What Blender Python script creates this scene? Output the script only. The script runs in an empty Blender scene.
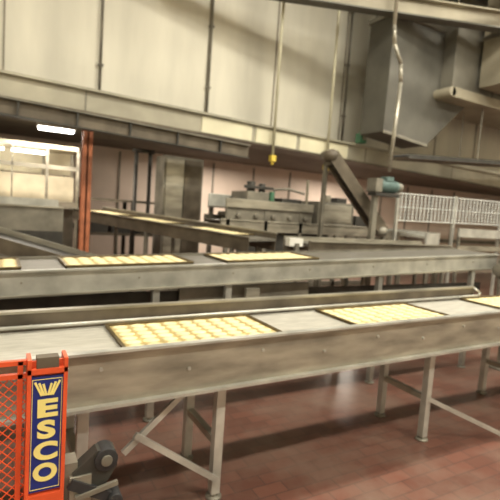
import bpy, bmesh, math, random
from mathutils import Vector, Matrix
random.seed(4)
S=bpy.context.scene
# ---------------------------------------------------------------- materials
def mat(name,col,rough=.5,metal=0.,noise=.12,scale=6.,bump=0.,emit=0.,stretch=(1,1,1),col2=None):
    m=bpy.data.materials.new(name);m.use_nodes=True
    n=m.node_tree.nodes;l=m.node_tree.links;b=n['Principled BSDF']
    b.inputs['Roughness'].default_value=rough;b.inputs['Metallic'].default_value=metal
    tc=n.new('ShaderNodeTexCoord');mp=n.new('ShaderNodeMapping');mp.inputs['Scale'].default_value=stretch
    l.new(tc.outputs['Object'],mp.inputs[0])
    t=n.new('ShaderNodeTexNoise');t.inputs['Scale'].default_value=scale;t.inputs['Detail'].default_value=5
    l.new(mp.outputs[0],t.inputs[0])
    r=n.new('ShaderNodeValToRGB')
    c1=[c*(1-noise) for c in col];c2=list(col2) if col2 else [min(1,c*(1+noise)) for c in col]
    r.color_ramp.elements[0].position=.3;r.color_ramp.elements[1].position=.7
    r.color_ramp.elements[0].color=(*c1,1);r.color_ramp.elements[1].color=(*c2,1)
    l.new(t.outputs[0],r.inputs[0]);l.new(r.outputs[0],b.inputs['Base Color'])
    if bump:
        bp=n.new('ShaderNodeBump');bp.inputs['Strength'].default_value=bump;bp.inputs['Distance'].default_value=.01
        l.new(t.outputs[0],bp.inputs['Height']);l.new(bp.outputs[0],b.inputs['Normal'])
    if emit:
        l.new(r.outputs[0],b.inputs['Emission Color']);b.inputs['Emission Strength'].default_value=emit
    return m
STEEL=mat('stainless_steel',(.35,.325,.265),.38,.5,.36,3,stretch=(1,1,4))
STEELB=mat('bright_galvanized',(.50,.495,.45),.38,.45,.25,6)
STEELD=mat('dull_steel',(.20,.185,.15),.5,.3,.35,5)
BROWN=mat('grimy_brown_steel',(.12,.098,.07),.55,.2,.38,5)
DARK=mat('dark_machine',(.045,.042,.036),.55,.2,.3,8)
BELT=mat('conveyor_belt_grey',(.45,.43,.375),.5,.1,.16,8,stretch=(1,6,1))
BELTD=mat('conveyor_belt_dark',(.16,.148,.125),.5,.2,.25,10,stretch=(1,6,1))
WALLM=mat('painted_wall_panel',(.68,.65,.545),.6,0,.20,1.4,stretch=(1,1,.18))
WALLP=mat('pinkish_wall_panel',(.68,.56,.47),.6,0,.15,1.0)
SEAM=mat('panel_seam',(.28,.25,.20),.7)
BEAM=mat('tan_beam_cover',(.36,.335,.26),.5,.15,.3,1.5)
BEAMGLARE=mat('beam_glare_patch',(.70,.66,.48),.45,0,.16,1.5)  # glare on the beam, painted as a pale cream colour
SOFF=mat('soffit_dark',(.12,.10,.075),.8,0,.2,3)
CEIL=mat('ceiling_paint',(.42,.40,.34),.8)
ORANGE=mat('orange_red_paint',(.75,.10,.03),.4,0,.12,10)
COLO=mat('orange_column_paint',(.42,.14,.065),.5,0,.25,10)
BLUE=mat('blue_label',(.015,.028,.20),.35,0,.1,10)
YEL=mat('yellow_letter',(.90,.76,.26),.4,0,.05)
WHT=mat('white_letter',(.70,.69,.65),.4,0,.05)
CREAM=mat('cream_pipe',(.55,.52,.38),.5,0,.1)
YBOX=mat('yellow_tag',(.70,.52,.07),.5)
TEAL=mat('teal_motor_paint',(.11,.17,.16),.45,.1,.15)
GREEN=mat('green_paint',(.06,.18,.10),.5)
PANR=mat('pan_rim_aged',(.12,.085,.035),.45,.3,.35,12)
DOUGH=mat('pale_dough',(.80,.69,.40),.6,0,.2,11)
DOUGHB=mat('pan_buttered_base',(.46,.35,.14),.5,0,.3,14)
DUCT=mat('duct_grey',(.11,.105,.088),.6,.2,.25,2)
DUCTM=mat('duct_midgrey',(.17,.16,.13),.6,.2,.25,2)
DUCTL=mat('duct_tan',(.30,.27,.20),.6,.1,.2,2)
WIRE=mat('grey_wire',(.66,.68,.66),.4,.2)
RUBBER=mat('black_rubber',(.025,.025,.027),.5)
LAMP=mat('fluorescent_tube',(1,.97,.88),.5,0,.0,emit=12)
GLOW=mat('cream_liner_panel',(.84,.78,.60),.5,0,.15,4)
CABP=mat('cream_panel',(.50,.44,.32),.5,0,.25,3)
# quarry tile floor
FL=bpy.data.materials.new('red_quarry_tile');FL.use_nodes=True
n=FL.node_tree.nodes;l=FL.node_tree.links;b=n['Principled BSDF']
tc=n.new('ShaderNodeTexCoord');br=n.new('ShaderNodeTexBrick')
br.inputs['Scale'].default_value=1;br.inputs['Brick Width'].default_value=.20;br.inputs['Row Height'].default_value=.10
br.inputs['Mortar Size'].default_value=.005
br.inputs['Color1'].default_value=(.175,.074,.052,1);br.inputs['Color2'].default_value=(.13,.056,.040,1);br.inputs['Mortar'].default_value=(.095,.048,.037,1)
l.new(tc.outputs['Object'],br.inputs[0])
ns=n.new('ShaderNodeTexNoise');ns.inputs['Scale'].default_value=1.9;ns.inputs['Detail'].default_value=8;ns.inputs['Roughness'].default_value=.65;l.new(tc.outputs['Object'],ns.inputs[0])
mx=n.new('ShaderNodeMix');mx.data_type='RGBA';mx.blend_type='MIX'
rr=n.new('ShaderNodeValToRGB');rr.color_ramp.elements[0].position=.42;rr.color_ramp.elements[1].position=.68
rr.color_ramp.elements[0].color=(0,0,0,1);rr.color_ramp.elements[1].color=(.7,.7,.7,1)
l.new(ns.outputs[0],rr.inputs[0]);l.new(rr.outputs[0],mx.inputs[0])
l.new(br.outputs[0],mx.inputs[6]);mx.inputs[7].default_value=(.22,.155,.12,1);l.new(mx.outputs[2],b.inputs['Base Color'])
b.inputs['Roughness'].default_value=.3
# ---------------------------------------------------------------- builder
class B:
    def __init__(s,name):
        s.name=name;s.bm=bmesh.new();s.mats=[];s.M=Matrix.Identity(4)
    def mi(s,m):
        if m not in s.mats:s.mats.append(m)
        return s.mats.index(m)
    def _fin(s,vs,m,smooth=False):
        i=s.mi(m);fs={f for v in vs for f in v.link_faces}
        for f in fs:f.material_index=i;f.smooth=smooth
    def box(s,a,b,m,R=None):
        a=Vector(a);b=Vector(b);c=(a+b)/2;d=b-a
        T=Matrix.Translation(c)@(R.to_4x4() if R else Matrix.Identity(4))@Matrix.Diagonal((abs(d.x),abs(d.y),abs(d.z),1))
        r=bmesh.ops.create_cube(s.bm,size=1,matrix=s.M@T);s._fin(r['verts'],m);return s
    def bar(s,p,q,w,h,m):
        p=Vector(p);q=Vector(q);d=q-p
        X=d.normalized();up=Vector((0,0,1))
        if abs(X.z)>.98:up=Vector((0,1,0))
        Y=up.cross(X).normalized();Z=X.cross(Y)
        R=Matrix((X,Y,Z)).transposed().to_4x4()
        T=Matrix.Translation((p+q)/2)@R@Matrix.Diagonal((d.length,w,h,1))
        r=bmesh.ops.create_cube(s.bm,size=1,matrix=s.M@T);s._fin(r['verts'],m);return s
    def cyl(s,p,q,r1,m,r2=None,seg=16):
        p=Vector(p);q=Vector(q);d=q-p
        R=d.to_track_quat('Z','Y').to_matrix().to_4x4()
        r=bmesh.ops.create_cone(s.bm,cap_ends=True,segments=seg,radius1=r1,radius2=r1 if r2 is None else r2,depth=d.length,matrix=s.M@Matrix.Translation((p+q)/2)@R)
        s._fin(r['verts'],m,seg>8);return s
    def tube(s,pts,r,m,seg=10):
        for a,b in zip(pts,pts[1:]):s.cyl(a,b,r,m,seg=seg)
        for a in pts[1:-1]:s.ball(a,(r,r,r),m,8)
        return s
    def ball(s,c,rad,m,seg=12):
        r=bmesh.ops.create_uvsphere(s.bm,u_segments=seg,v_segments=max(5,seg//2),radius=1,matrix=s.M@Matrix.Translation(c)@Matrix.Diagonal((*rad,1)))
        s._fin(r['verts'],m,True);return s
    def prism(s,poly,y0,y1,m):   # poly in xz
        v0=[s.bm.verts.new(s.M@Vector((x,y0,z))) for x,z in poly];v1=[s.bm.verts.new(s.M@Vector((x,y1,z))) for x,z in poly]
        fs=[s.bm.faces.new(v0),s.bm.faces.new(v1[::-1])]
        k=len(poly)
        for i in range(k):fs.append(s.bm.faces.new((v0[i],v1[i],v1[(i+1)%k],v0[(i+1)%k])))
        for f in fs:f.material_index=s.mi(m)
        return s
    def arc(s,c,r0,r1,a0,a1,z0,z1,m,seg=24):
        P=[]
        for i in range(seg+1):
            a=math.radians(a0+(a1-a0)*i/seg);ca,sa=math.cos(a),math.sin(a)
            P.append([s.bm.verts.new(s.M@Vector((c[0]+r*ca,c[1]+r*sa,z))) for r,z in ((r0,z0),(r1,z0),(r1,z1),(r0,z1))])
        idx=s.mi(m)
        for i in range(seg):
            for j in range(4):
                f=s.bm.faces.new((P[i][j],P[i][(j+1)%4],P[i+1][(j+1)%4],P[i+1][j]));f.material_index=idx
        for e in(P[0],P[-1]):
            f=s.bm.faces.new(e);f.material_index=idx
        return s
    def done(s,bevel=0):
        bmesh.ops.recalc_face_normals(s.bm,faces=s.bm.faces[:])
        me=bpy.data.meshes.new(s.name);s.bm.to_mesh(me);s.bm.free()
        for m in s.mats:me.materials.append(m)
        o=bpy.data.objects.new(s.name,me);bpy.context.collection.objects.link(o)
        if bevel:
            md=o.modifiers.new('bevel','BEVEL');md.width=bevel;md.segments=2;md.limit_method='ANGLE'
        return o
def frame(p,q):
    p=Vector(p);q=Vector(q);X=(q-p).normalized();Y=Vector((0,0,1)).cross(X).normalized();Z=X.cross(Y)
    M=Matrix((X,Y,Z)).transposed().to_4x4();M.translation=p;return M,(q-p).length
# ---------------------------------------------------------------- room
B('floor').box((-4,-4,-.1),(16,9.6,0),FL).done()
B('ceiling').box((-4,-4,6.4),(16,9.6,6.5),CEIL).done()
B('wall_back').box((-4,9.5,0),(16,9.7,6.4),WALLP).done()
B('wall_left').box((-4.2,-4,0),(-4,9.6,6.4),WALLM).done()
B('wall_right').box((16,-4,0),(16.2,9.6,6.4),WALLM).done()
B('wall_front').box((-4,-4.2,0),(16,-4,6.4),WALLM).done()
w=B('wall_upper').box((-3.99,6.6,2.72),(15.99,6.75,6.39),WALLM)
w.done()
t=B('trim_1')
for x in(-1.2,0.02,1.18,2.75,3.95,5.4,6.7,8.0,9.3,10.6):t.box((x-.012,6.585,2.95),(x+.012,6.6,6.38),SEAM)
t.done()
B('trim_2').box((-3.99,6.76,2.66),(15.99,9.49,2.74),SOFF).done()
t=B('trim_3')
for i in range(14):
    x=-1+i*1.05;t.box((x-.012,9.47,.3),(x+.012,9.5,2.6),STEELD)
t.box((-3.9,9.46,1.0),(15.9,9.5,1.1),STEELD)
t.done()
M,L=frame((-2,6.0,2.86),(14,6.0,2.46))
b=B('overhead_beam');b.M=M
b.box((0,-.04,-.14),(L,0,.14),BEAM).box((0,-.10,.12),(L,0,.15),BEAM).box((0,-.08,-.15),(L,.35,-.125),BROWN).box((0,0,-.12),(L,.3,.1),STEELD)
for i in range(7):b.box((.6+i*2.3,-.045,-.14),(.62+i*2.3,-.035,.12),STEELD)
for xa_,xb_ in((4.45,5.25),(5.32,6.05),(6.12,7.1)):b.box((xa_,-.052,-.115),(xb_,-.04,.10),BEAMGLARE)  # thin pale plates paint the glare patches on the beam face
b.done()
M,L=frame((-2,5.75,2.62),(3.1,5.75,2.42))
b=B('conveyor_support_girder');b.M=M
b.box((0,0,-.09),(L,.02,.09),BROWN).box((0,-.06,.08),(L,.08,.095),STEELD).box((0,-.06,-.095),(L,.08,-.08),DARK)
for i in range(8):b.box((.3+i*.62,-.05,-.08),(.32+i*.62,.0,.08),DARK)
b.box((.2,.02,-.05),(.26,.26,.0),DARK)
b.done()
# ---------------------------------------------------------------- pans
def pan(x,y,z,L=.80,W=.43,R=None):
    b=B('sheet_pan_of_rolls')
    b.box((-L/2+.012,-W/2+.012,0),(L/2-.012,W/2-.012,.008),DOUGHB)
    t=.014
    b.box((-L/2,-W/2,.0),(L/2,-W/2+t,.016),PANR).box((-L/2,W/2-t,.0),(L/2,W/2,.016),PANR)
    b.box((-L/2,-W/2,.0),(-L/2+t,W/2,.016),PANR).box((L/2-t,-W/2,.0),(L/2,W/2,.016),PANR)
    for r_ in(-1,1):b.cyl((-L/2,r_*W/2,.016),(L/2,r_*W/2,.016),.004,PANR,seg=8);b.cyl((r_*L/2,-W/2,.016),(r_*L/2,W/2,.016),.004,PANR,seg=8)
    nx,ny=9,6
    dx=(L-.04)/nx;dy=(W-.04)/ny
    for i in range(nx):
        for j in range(ny):
            cx=-L/2+.02+dx*(i+.5);cy=-W/2+.02+dy*(j+.5)
            b.ball((cx+random.uniform(-.003,.003),cy,.008),(dx*.48,dy*.49,.007+random.uniform(0,.003)),DOUGH,10)
    o=b.done()
    Mx=Matrix.Translation((x,y,z))@(R if R else Matrix.Identity(4));o.matrix_world=Mx;return o
# ---------------------------------------------------------------- front conveyor
Z1=.885;sl=.012
M,L=frame((-1.6,2.05,Z1+sl*-1.6),(7.2,2.05,Z1+sl*7.2))
b=B('belt_conveyor');b.M=M;W=.52
b.box((0,.0,-.235),(L,.012,.028),STEEL).box((0,-.03,.018),(L,.012,.03),STEELB).box((0,-.035,-.24),(L,.012,-.225),STEELB)
b.box((0,.02,-.02),(L,W,.0),BELT).box((0,.03,-.16),(L,W,-.14),BELTD)
b.box((0,W,-.22),(L,W+.012,.0),STEELD)
for i in range(20):b.cyl((.3+i*.43,-.008,-.06-.05*(i%2)),(.3+i*.43,.0,-.06-.05*(i%2)),.009,STEELB,seg=8)
g=5.45
b.box((0,W-.005,.0),(g,W+.008,.10),BROWN).box((0,W-.01,.095),(g,W+.04,.108),STEEL)
b.tube([(0,W-.035,.03),(g-.25,W-.035,.03),(g,W-.05,.035),(g+.02,W-.05,.06),(g-.04,W-.03,.10)],.010,STEELB)
for i in range(8):b.cyl((.4+i*.68,W-.035,.03),(.4+i*.68,W,.03),.006,STEEL,seg=8)
b.M=Matrix.Identity(4)
for x in(-.7,.36,1.07,2.76,4.10,5.4):
    zb=Z1-.22+sl*x
    for y in(2.12,2.54):
        b.box((x-.025,y-.025,.03),(x+.025,y+.025,zb),STEELB)
        b.cyl((x,y,0),(x,y,.012),.045,STEELD);b.cyl((x,y,.0),(x,y,.04),.014,STEEL)
    b.box((x-.02,2.12,.30),(x+.02,2.54,.34),STEEL)
b.bar((.86,2.09,.655),(.55,2.09,.38),.02,.03,STEELB)
b.bar((.60,2.075,.47),(1.06,2.075,.13),.02,.03,STEELB)
b.bar((2.76,2.10,.32),(3.40,1.86,.02),.02,.03,STEELB)
b.done()
for x,y in((.98,2.29),(2.44,2.29),(4.06,2.30),(-.75,2.3)):
    pan(x,y,Z1+sl*x+.001,.90,.47,R=Matrix.Rotation(-math.atan(sl),4,'Y'))
# ---------------------------------------------------------------- second conveyor
Z2=1.125;s2=.034
M,L=frame((-1.6,3.1,Z2+s2*-1.6),(5.0,3.1,Z2+s2*5.0));W=.54
b=B('inclined_belt_conveyor');b.M=M
b.box((0,0,-.16),(L,.012,.0),STEELB).box((0,-.03,-.012),(L,.012,.0),STEELB).box((0,-.03,-.17),(L,.012,-.158),STEEL)
b.box((0,.012,-.03),(L,W,-.004),BELTD).box((0,W,-.16),(L,W+.012,.015),STEELD).box((0,.1,-.15),(L,W-.1,-.13),DARK)
for i in range(9):b.cyl((.25+i*.74,-.008,-.08),(.25+i*.74,0,-.08),.007,STEEL,seg=8)
b.M=Matrix.Identity(4)
for x in(-.6,1.0,1.58,3.2,4.6):
    zb=Z2+s2*x-.16
    for y in(3.12,3.6):
        b.box((x-.025,y-.025,.03),(x+.025,y+.025,zb),STEELB)
        b.cyl((x,y,0),(x,y,.012),.045,STEELD);b.cyl((x,y,0),(x,y,.04),.014,STEEL)
    b.box((x-.02,3.12,.4),(x+.02,3.6,.44),STEELD)
b.box((-1.6,3.2,.84),(4.9,3.55,.86),STEELD).box((-1.6,3.2,.86),(4.9,3.212,.95),DARK).box((1.2,3.16,.84),(2.4,3.18,1.0),STEELD)
b.box((1.72,3.06,.90),(1.84,3.10,.98),STEEL)
b.box((2.52,3.68,1.27),(2.68,3.76,1.35),WHT).box((2.58,3.655,1.10),(2.62,3.70,1.30),STEELD)
b.done()
for x in(-.32,.84,2.02):
    pan(x,3.37,Z2+s2*x-.003,.90,.47,R=Matrix.Rotation(-math.atan(s2),4,'Y'))
b=B('conveyor_drive_motor')
b.box((4.95,2.85,1.02),(5.4,3.05,1.24),STEELD).cyl((4.80,2.95,1.13),(4.95,2.95,1.13),.07,STEELD).cyl((5.15,2.76,1.14),(5.15,2.85,1.14),.09,STEELD)
b.box((5.0,2.85,1.24),(5.3,3.05,1.30),DARK).box((5.0,2.84,1.05),(5.35,2.85,1.2),DARK)
b.box((5.0,2.9,.0),(5.06,2.96,1.02),STEELD).box((5.28,2.9,.0),(5.34,2.96,1.02),STEELD).box((4.93,2.84,0),(5.4,3.02,.015),STEELD)
b.done(.006)
# ---------------------------------------------------------------- third conveyor, oblique
M,L=frame((1.0,7.3,1.42),(2.35,4.2,1.29))
b=B('oblique_belt_conveyor');b.M=M
b.box((0,-.0,-.03),(L,.5,-.004),BELTD).box((0,-.012,-.14),(L,0,.02),BROWN).box((0,-.03,.012),(L,0,.025),STEEL)
b.box((0,.5,-.14),(L,.512,.06),BROWN).box((0,.49,.055),(L,.53,.07),STEEL)
b.M=Matrix.Identity(4)
for t_ in(.12,.5,.93):
    x=1.0+1.35*t_;y=7.3-3.1*t_
    b.box((x-.02,y-.02,0),(x+.02,y+.02,1.42-.13*t_-.13),STEELD)
    b.box((x+.42,y+.16,0),(x+.46,y+.20,1.42-.13*t_-.13),STEELD)
b.done()
for t_ in(.15,.45,.80):
    c=M@Vector((L*t_,.25,-.003));pan(c.x,c.y,c.z,.78,.44,R=M.to_3x3().to_4x4())
b=B('transfer_conveyor')
b.box((3.0,4.02,1.24),(5.4,4.5,1.27),BELTD).box((3.0,4.0,1.14),(5.4,4.02,1.30),BROWN).box((3.0,4.5,1.14),(5.4,4.52,1.32),STEEL).box((3.0,3.98,1.295),(5.4,4.02,1.31),STEEL)
for x in(3.2,4.3,5.3):
    for y in(4.03,4.48):b.box((x-.02,y-.02,0),(x+.02,y+.02,1.14),STEELD)
b.done()
b=B('curved_roller_conveyor')
c=(5.50,5.37)
b.arc(c,.35,.83,-90,45,1.36,1.39,BELT).arc(c,.83,.86,-90,45,1.26,1.44,STEELB).arc(c,.32,.35,-90,45,1.26,1.42,STEEL)
for a in range(-85,45,9):
    ca,sa=math.cos(math.radians(a)),math.sin(math.radians(a))
    b.cyl((c[0]+.36*ca,c[1]+.36*sa,1.395),(c[0]+.82*ca,c[1]+.82*sa,1.395),.015,STEELB,seg=8)
for a in(-85,-20,40):
    ca,sa=math.cos(math.radians(a)),math.sin(math.radians(a))
    for r_ in(.345,.845):b.box((c[0]+r_*ca-.02,c[1]+r_*sa-.02,0),(c[0]+r_*ca+.02,c[1]+r_*sa+.02,1.27),STEELD)
b.done()
# ---------------------------------------------------------------- far left conveyors/bins
b=B('guarded_conveyor')
b.box((-1.2,5.3,1.22),(.62,5.32,1.48),STEELD).box((-1.2,5.28,1.47),(.62,5.33,1.49),STEEL).box((-1.2,5.32,1.22),(.62,5.8,1.25),BELTD)
b.box((-1.2,5.8,1.22),(.62,5.82,1.56),STEELB).box((-1.2,5.3,1.0),(.62,5.31,1.22),DARK)
for x in(-.9,.0,.55):
    for y in(5.33,5.78):b.box((x-.025,y-.025,0),(x+.025,y+.025,1.22),STEELD)
b.done()
M,L=frame((-.6,4.75,1.32),(.75,4.0,.98))
b=B('declining_chute');b.M=M
b.box((0,0,-.03),(L,.45,0),DARK).box((0,-.012,-.08),(L,0,.05),BROWN).box((0,.45,-.08),(L,.462,.05),STEEL)
b.M=Matrix.Identity(4)
b.box((-.55,4.75,0),(-.51,4.79,1.25),STEELD).box((.70,4.06,0),(.74,4.10,.93),STEELD).box((-.3,5.08,0),(-.26,5.12,1.18),STEELD).box((.86,4.34,0),(.9,4.38,.9),STEELD)
b.done()
# ---------------------------------------------------------------- columns & enclosure
b=B('steel_column');b.box((.99,6.25,0),(1.01,6.37,2.66),COLO).box((.94,6.25,0),(1.06,6.265,2.66),COLO).box((.94,6.355,0),(1.06,6.37,2.66),COLO).box((.9,6.2,0),(1.1,6.42,.02),COLO).done()
b=B('proofer_cabinet')
x0,x1,y0,y1=-.5,1.05,7.4,8.1
b.box((x0,y0,1.42),(x1,y1,1.52),STEEL).box((x0,y0,2.30),(x1,y1,2.36),CABP)
for x in(x0,.62,x1):b.box((x-.02,y0,0),(x+.02,y0+.04,2.3),STEEL);b.box((x-.02,y1-.04,0),(x+.02,y1,2.3),STEEL)
b.box((x0,y1-.02,1.95),(x1,y1,2.3),GLOW).box((x0,y1-.3,1.52),(x1,y1,1.92),CABP).box((x0,y0,2.0),(x1,y0+.02,2.06),STEEL)
b.cyl((x0,y0+.2,2.24),(.05,y0+.2,2.24),.022,LAMP).cyl((.15,y0+.2,2.24),(.6,y0+.2,2.24),.022,LAMP)
b.box((.15,y0,1.5),(.17,y0+.02,2.3),STEEL).box((x0,y0+.02,.3),(x1,y1,.34),STEELD).box((x0,y0+.3,.34),(x1,y0+.32,1.42),STEELD)
b.done()
b=B('fluorescent_fixture')
b.box((.45,7.0,2.56),(.95,7.22,2.66),WHT).cyl((.47,7.06,2.545),(.93,7.06,2.545),.022,LAMP).cyl((.47,7.16,2.545),(.93,7.16,2.545),.022,LAMP)
b.done()
b=B('metal_locker')
b.box((2.12,6.5,.08),(2.74,6.9,2.32),STEELD).box((2.15,6.48,.12),(2.42,6.5,2.28),STEEL).box((2.44,6.48,.12),(2.71,6.5,2.28),BROWN)
b.box((2.39,6.46,1.2),(2.41,6.48,1.4),DARK)
for x in(2.15,2.68):
    for y in(6.53,6.84):b.box((x-.02,y-.02,0),(x+.02,y+.02,.08),DARK)
b.done()
b=B('pipe_stand')
for x in(1.86,2.08):b.cyl((x,7.1,0),(x,7.1,2.4),.03,DARK)
b.cyl((1.8,7.1,2.4),(2.14,7.1,2.4),.03,DARK).cyl((1.86,7.1,1.6),(2.08,7.1,1.6),.02,STEELD)
for x in(1.86,2.08):b.cyl((x,7.1,0),(x,7.1,.02),.07,DARK)
b.done()
b=B('storage_rack')
for x in(1.25,2.05,3.0):
    for y in(7.9,8.5):b.box((x-.03,y-.03,0),(x+.03,y+.03,1.62),DARK)
for z in(.4,1.0,1.58):b.box((1.22,7.87,z),(3.03,8.53,z+.04),BROWN)
for i in range(4):b.box((1.3+i*.42,7.95,1.04),(1.65+i*.42,8.4,1.4),DARK)
b.done()
# ---------------------------------------------------------------- mid machinery
b=B('dough_processing_machine')
y0,y1=5.45,6.05
b.box((2.6,y0,1.30),(5.38,y0+.03,1.46),STEEL).box((2.6,y1-.03,1.30),(5.38,y1,1.50),STEELD).box((2.6,y0,1.42),(5.38,y1,1.44),BELTD)
b.box((2.65,y0-.02,1.62),(4.1,y0+.01,1.74),STEEL).box((2.65,y1-.03,1.62),(4.1,y1,1.80),STEELB).box((2.65,y0,1.6),(4.1,y1,1.62),BELTD)
b.box((3.0,y0+.05,1.72),(3.35,y1-.05,1.86),STEELD).box((4.2,y0,1.46),(4.9,y1-.05,1.80),STEELD).box((4.25,y0-.01,1.5),(4.85,y0,1.76),STEEL)
b.box((5.0,y0+.05,1.46),(5.35,y1-.1,1.62),DARK).box((2.7,y0+.01,1.46),(4.1,y0+.03,1.60),STEELD)
for x in(2.7,3.3,3.9,4.6,5.3):
    b.box((x-.03,y0,0),(x+.03,y0+.05,1.62 if x<4.1 else 1.3),STEELD);b.box((x-.03,y1-.05,0),(x+.03,y1,1.6 if x<4.1 else 1.3),STEELD)
for i in range(5):b.cyl((2.85+i*.28,y0-.03,1.52),(2.85+i*.28,y1,1.52),.035,STEELD)
b.box((2.6,y0,.5),(5.38,y0+.03,.58),STEELD).box((2.9,y0+.08,.6),(4.5,y0+.1,1.3),DARK)
b.tube([(3.55,5.7,1.72),(3.55,5.7,1.92),(3.8,5.7,1.95),(4.1,5.7,1.9)],.018,STEELD)
b.cyl((3.1,5.6,1.86),(3.1,5.6,2.0),.06,DARK).cyl((3.28,5.6,1.86),(3.28,5.6,1.98),.05,DARK).cyl((3.45,5.6,1.72),(3.45,5.6,1.88),.04,GREEN)
b.box((4.0,5.5,1.73),(4.03,5.53,2.1),DUCTL).box((2.95,5.5,1.90),(3.42,5.53,1.94),DARK)
b.box((3.6,5.55,1.62),(3.95,5.9,1.80),DARK).cyl((4.4,5.5,1.80),(4.4,5.5,1.90),.05,STEEL).box((4.6,5.52,1.80),(4.8,5.7,1.88),DARK)
b.done(.004)
M,L=frame((3.98,5.03,2.42),(4.80,4.78,1.42))
b=B('inclined_chute');b.M=M
b.box((0,-.10,-.02),(L,.10,.02),DARK).box((0,-.13,-.06),(L,-.10,.10),BROWN).box((0,.10,-.06),(L,.13,.10),BROWN)
b.cyl((0,-.14,0),(0,.14,0),.08,BROWN).cyl((L,-.14,0),(L,.14,0),.07,STEELD)
b.M=Matrix.Identity(4)
b.box((4.84,4.72,0),(4.89,4.77,1.45),STEELD).box((4.0,5.11,0),(4.05,5.16,2.35),STEELD).box((4.0,4.98,2.3),(4.04,5.13,2.34),STEELD)
b.done()
b=B('gear_motor')
ym=4.57
b.cyl((4.50,ym,2.05),(4.84,ym,2.05),.080,TEAL,seg=24).cyl((4.84,ym,2.05),(4.92,ym,2.05),.07,STEELD,seg=24)
for i in range(9):b.cyl((4.52+i*.033,ym,2.05),(4.53+i*.033,ym,2.05),.088,TEAL,seg=24)
b.box((4.38,ym-.09,1.96),(4.50,ym+.09,2.14),STEELD).box((4.6,ym-.06,2.12),(4.73,ym+.06,2.18),TEAL).box((4.4,ym-.08,1.91),(4.85,ym+.08,1.955),DARK)
b.box((4.42,4.535,0),(4.50,4.60,1.91),STEELD)
b.done(.004)
b=B('wire_mesh_guard')
zA,zB=1.60,2.00
for z in(zA,zB,zA+.2):b.bar((5.15,4.8,z),(9.0,4.8,z+.06),.016,.016,WIRE)
x=5.15
while x<=9.0:
    zo=.06*(x-5.15)/3.85;b.cyl((x,4.8,zA+zo),(x,4.8,zB+zo),.0075,WIRE,seg=6);x+=.085
for i in range(1,8):b.cyl((5.15,4.8,zA+i*.05),(9.0,4.8,zA+.06+i*.05),.0035,WIRE,seg=6)
for x in(5.15,6.45,7.7,9.0):b.box((x-.02,4.78,0),(x+.02,4.82,2.05),STEELB)
b.done()
b=B('stainless_guard_rail')
b.box((6.5,4.70,1.40),(9.0,4.72,1.54),STEELB).box((6.5,4.70,1.18),(9.0,4.72,1.26),STEEL)
for x in(6.55,7.8,8.9):b.box((x-.02,4.72,0),(x+.02,4.76,1.54),STEELD)
b.done()
# ---------------------------------------------------------------- overhead items
b=B('ceiling_girder')
M,L=frame((1.8,6.24,4.70),(9.6,3.36,4.70));b.M=M
b.box((0,-.01,-.12),(L,.01,.12),DUCTL).box((0,-.09,.11),(L,.09,.13),DUCTL).box((0,-.09,-.13),(L,.09,-.11),DUCT)
for i in range(6):b.cyl((.5+i*1.3,0,.13),(.5+i*1.3,0,1.70),.015,STEELD,seg=8)
b.done()
b=B('ventilation_duct')
b.prism([(5.15,4.72),(6.3,4.72),(6.3,4.55),(7.1,4.55),(7.1,3.70),(6.78,3.45),(6.1,2.84),(5.12,2.94)],5.2,5.72,DUCT)
b.box((5.2,5.25,4.72),(6.2,5.68,6.39),DUCT).box((5.12,5.17,4.67),(6.33,5.75,4.75),DUCTM)
b.prism([(6.3,5.0),(13,5.0),(13,3.75),(6.3,3.75)],4.97,5.8,DUCTM)
b.box((6.2,4.88,3.60),(13,5.85,3.76),DUCTL).cyl((6.22,4.88,3.68),(6.22,5.85,3.68),.08,DUCTL)
b.box((6.26,4.92,4.98),(13,5.84,5.05),DUCTL).box((6.85,4.3,3.85),(13,4.9,6.38),DUCTL).box((6.83,4.28,4.6),(13,4.92,4.66),DUCTM)
b.bar((5.11,5.19,2.94),(6.11,5.19,2.84),.03,.05,STEELD)
for x in(7.3,):b.box((x,4.95,3.76),(x+.04,5.82,5.0),DUCT)
b.done(.01)
b=B('ceiling_pipe_bundle')
for i,(y,z,r_) in enumerate(((4.0,5.35,.07),(3.85,5.5,.05),(3.7,5.25,.04),(3.6,5.1,.035))):b.cyl((5.2,y,z),(15,y-.2,z+.1),r_,CREAM if i%2 else DUCTL)
for x in(6.2,8.2,10.2,12.2):b.box((x,3.4,5.6),(x+.05,4.15,5.65),STEELD).cyl((x+.02,3.45,5.05),(x+.02,3.45,6.4),.012,STEELD,seg=8).cyl((x+.02,4.12,5.3),(x+.02,4.12,6.4),.012,STEELD,seg=8)
b.done()
for x,zb in((3.59,2.40),(4.62,2.38)):
    b=B('hanging_control_pipe')
    b.cyl((x,5.88,zb),(x,5.88,6.4),.022,CREAM).box((x-.04,5.84,zb-.05),(x+.04,5.92,zb+.04),YBOX).cyl((x,5.88,zb-.10),(x,5.88,zb-.05),.022,YBOX)
    b.done()
for x in(1.17,2.76,5.45):
    b=B('wall_conduit');b.cyl((x,6.55,2.97),(x,6.55,6.4),.018,STEELD)
    for z in(3.4,4.3,5.2):b.box((x-.04,6.54,z),(x+.04,6.575,z+.03),STEELD)
    b.done()
b=B('bent_service_pipe')
b.tube([(4.85,4.9,6.4),(4.85,4.9,4.35),(4.89,4.9,4.1),(5.05,4.9,3.85),(5.08,4.9,3.6),(5.02,4.9,2.3)],.028,STEEL)
b.done()
b=B('valve_box');b.box((5.22,5.80,2.84),(5.36,5.93,3.0),GREEN).cyl((5.29,5.86,3.0),(5.29,5.86,3.05),.045,GREEN).cyl((5.29,5.76,2.92),(5.29,5.80,2.92),.035,STEEL).done(.01)
b=B('cable_tray')
M,L=frame((5.5,5.2,2.58),(9.4,5.2,2.84));b.M=M
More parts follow.
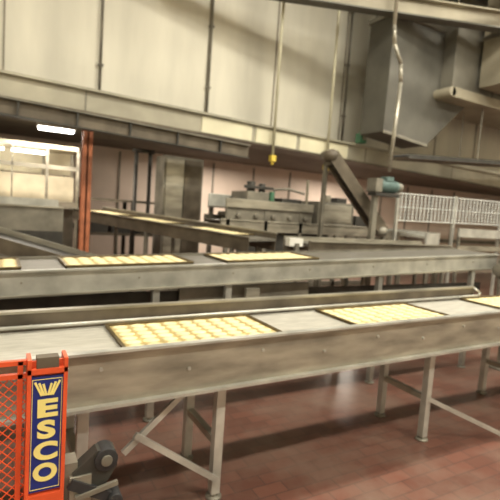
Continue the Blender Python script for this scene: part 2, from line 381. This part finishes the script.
b.box((0,-.2,-.01),(L,.2,.01),BROWN).box((0,-.21,-.02),(L,-.2,.05),DARK).box((0,.2,-.02),(L,.21,.05),DARK)
for i in range(5):b.cyl((0,-.14+i*.06,.03),(L,-.14+i*.06,.03),.016,RUBBER,seg=8)
b.M=Matrix.Identity(4)
for x in(7.2,8.6):
    for y in(5.02,5.38):b.cyl((x,y,2.69),(x,y,3.60),.01,STEELD,seg=8)
b.done()
# ---------------------------------------------------------------- orange stacker with label
b=B('hand_lift_stacker')
xa,xb,yf=.100,.236,1.73
b.box((xa,yf,.05),(xa+.014,yf+.09,1.01),ORANGE).box((xb-.014,yf,.05),(xb,yf+.09,1.01),ORANGE).box((xa,yf+.02,.05),(xb,yf+.03,1.0),ORANGE)
b.box((xa,yf,.955),(xb,yf+.09,.975),ORANGE).box((xa+.03,yf+.005,.975),(xa+.105,yf+.05,1.015),BROWN)
b.box((xa+.013,yf+.008,.50),(xb-.013,yf+.02,.945),BLUE)
b.box((xa+.013,yf,.44),(xb-.013,yf+.02,.49),ORANGE)
for x in(xa+.017,xb-.020):b.box((x,yf+.006,.51),(x+.0025,yf+.008,.935),YEL)
for z in(.51,.932):b.box((xa+.017,yf+.006,z),(xb-.017,yf+.008,z+.0025),YEL)
for i in range(3):
    o_=i*.014
    b.bar((xa+.026+o_,yf+.005,.925-o_*.3),(xa+.050+o_*.55,yf+.005,.872),.003,.008,YEL)
    b.bar((xb-.026-o_,yf+.005,.925-o_*.3),(xb-.050-o_*.55,yf+.005,.872),.003,.008,YEL)
gx0=-.42
for z in(.985,.935):b.box((gx0,yf+.03,z),(xa,yf+.05,z+.018),ORANGE)
for x in(gx0,-.16,xa-.03):b.box((x,yf+.03,.1),(x+.018,yf+.05,1.0),ORANGE)
b.box((gx0,yf+.03,.1),(xa,yf+.05,.12),ORANGE)
H_=.82;Wd=xa-gx0;st=.036
k=-int(H_/st)
while k*st<Wd:
    for sgn in(1,-1):
        u0=k*st;t0=max(0,-u0);t1=min(H_,Wd-u0)
        if t1-t0>.01:
            za=.11+t0 if sgn>0 else .93-t0;zb=.11+t1 if sgn>0 else .93-t1
            b.cyl((gx0+u0+t0,yf+.04,za),(gx0+u0+t1,yf+.04,zb),.0026,ORANGE,seg=5)
    k+=1
for x in(xa+.03,gx0+.06):
    b.box((x-.03,yf-.3,.05),(x+.03,yf+.14,.1),ORANGE).cyl((x-.02,yf-.26,.04),(x+.02,yf-.26,.04),.04,RUBBER).cyl((x-.02,yf+.11,.04),(x+.02,yf+.11,.04),.04,RUBBER)
# foot pump / winch
b.box((xb,yf+.02,.36),(xb+.05,yf+.10,.58),STEELD).box((xb+.02,yf+.0,.42),(xb+.10,yf+.03,.53),STEEL)
b.cyl((xb+.155,yf+.0,.575),(xb+.155,yf+.08,.575),.045,RUBBER,seg=24).cyl((xb+.155,yf-.01,.575),(xb+.155,yf+.0,.575),.022,STEELD)
b.prism([(xb+.03,.54),(xb+.12,.615),(xb+.19,.61),(xb+.20,.54),(xb+.14,.44),(xb+.05,.43)],yf+.01,yf+.07,DARK)
b.bar((xb+.02,yf+.0,.51),(xb+.19,yf+.0,.41),.02,.04,RUBBER)
b.bar((xb+.04,yf-.01,.45),(xb+.20,yf-.01,.48),.015,.02,STEELD)
b.cyl((xb+.19,yf-.03,.41),(xb+.19,yf+.05,.41),.03,RUBBER).box((xb+.0,yf+.03,.37),(xb+.2,yf+.08,.41),STEELD)
st_=b.done(.0015)
def letter(ch,x,z,size,m,sx=1.,nm='letter'):
    cu=bpy.data.curves.new(nm,'FONT');cu.body=ch;cu.size=size;cu.align_x='CENTER';cu.align_y='CENTER';cu.extrude=.001;cu.offset=size*.045
    o=bpy.data.objects.new(nm,cu);bpy.context.collection.objects.link(o)
    o.rotation_euler=(math.pi/2,0,0);o.location=(x,1.73+.005,z);o.scale=(sx,1,1);cu.materials.append(m);o.parent=st_
for ch,z,sx in(('E',.820,1.6),('S',.738,1.45),('C',.655,1.3),('O',.572,1.12)):letter(ch,(xa+xb)/2,z,.090,YEL,sx,'letter_'+ch.lower())
# ---------------------------------------------------------------- lights
def area(name,loc,sx,sy,e,col=(1,.945,.80),rot=(0,0,0)):
    ld=bpy.data.lights.new(name,'AREA');ld.shape='RECTANGLE';ld.size=sx;ld.size_y=sy;ld.energy=e;ld.color=col
    o=bpy.data.objects.new(name,ld);bpy.context.collection.objects.link(o);o.location=loc;o.rotation_euler=rot;return o
for i,(x,y,e) in enumerate(((0,2.6,115),(4,2.6,190),(8,2.6,200),(-1,-1.2,170),(3.5,-1.2,220),(8,-1.2,220),(12,2,200))):
    f=B('ceiling_light_fixture');f.box((x-1.2,y-.15,6.1),(x+1.2,y+.15,6.2),WHT).cyl((x-1.15,y-.07,6.08),(x+1.15,y-.07,6.08),.02,LAMP).cyl((x-1.15,y+.07,6.08),(x+1.15,y+.07,6.08),.02,LAMP)
    for dx in(-.9,.9):f.cyl((x+dx,y,6.2),(x+dx,y,6.4),.01,STEELD,seg=8)
    f.done()
    area('ceiling_lamp_light',(x,y,6.04),2.3,.3,e)
for x,e in((.7,40),(4.0,62),(7.5,62)):area('under_soffit_light',(x,8.3 if x>1 else 7.1,2.5),1.2,.25,e,(1,.90,.76))
S.world=bpy.data.worlds.new('world');S.world.use_nodes=True
S.world.node_tree.nodes['Background'].inputs[0].default_value=(.8,.8,.8,1);S.world.node_tree.nodes['Background'].inputs[1].default_value=.3
# ---------------------------------------------------------------- camera
cd=bpy.data.cameras.new('camera');co=bpy.data.objects.new('camera',cd);bpy.context.collection.objects.link(co);S.camera=co
cd.sensor_width=36;cd.lens=36*450/500
cd.dof.use_dof=True;cd.dof.focus_distance=1.3;cd.dof.aperture_fstop=3.8
yaw=math.radians(60.6);th=math.radians(5.08);ph=math.radians(4)
F=Vector((math.cos(yaw)*math.cos(th),math.sin(yaw)*math.cos(th),-math.sin(th)))
R0=Vector((math.sin(yaw),-math.cos(yaw),0));U0=R0.cross(F)
Rr=R0*math.cos(ph)+U0*math.sin(ph);Uu=-R0*math.sin(ph)+U0*math.cos(ph)
Mx=Matrix((Rr,Uu,-F)).transposed().to_4x4();Mx.translation=(0,0,1.6);co.matrix_world=Mx
S.view_settings.view_transform='Standard';S.view_settings.exposure=.12
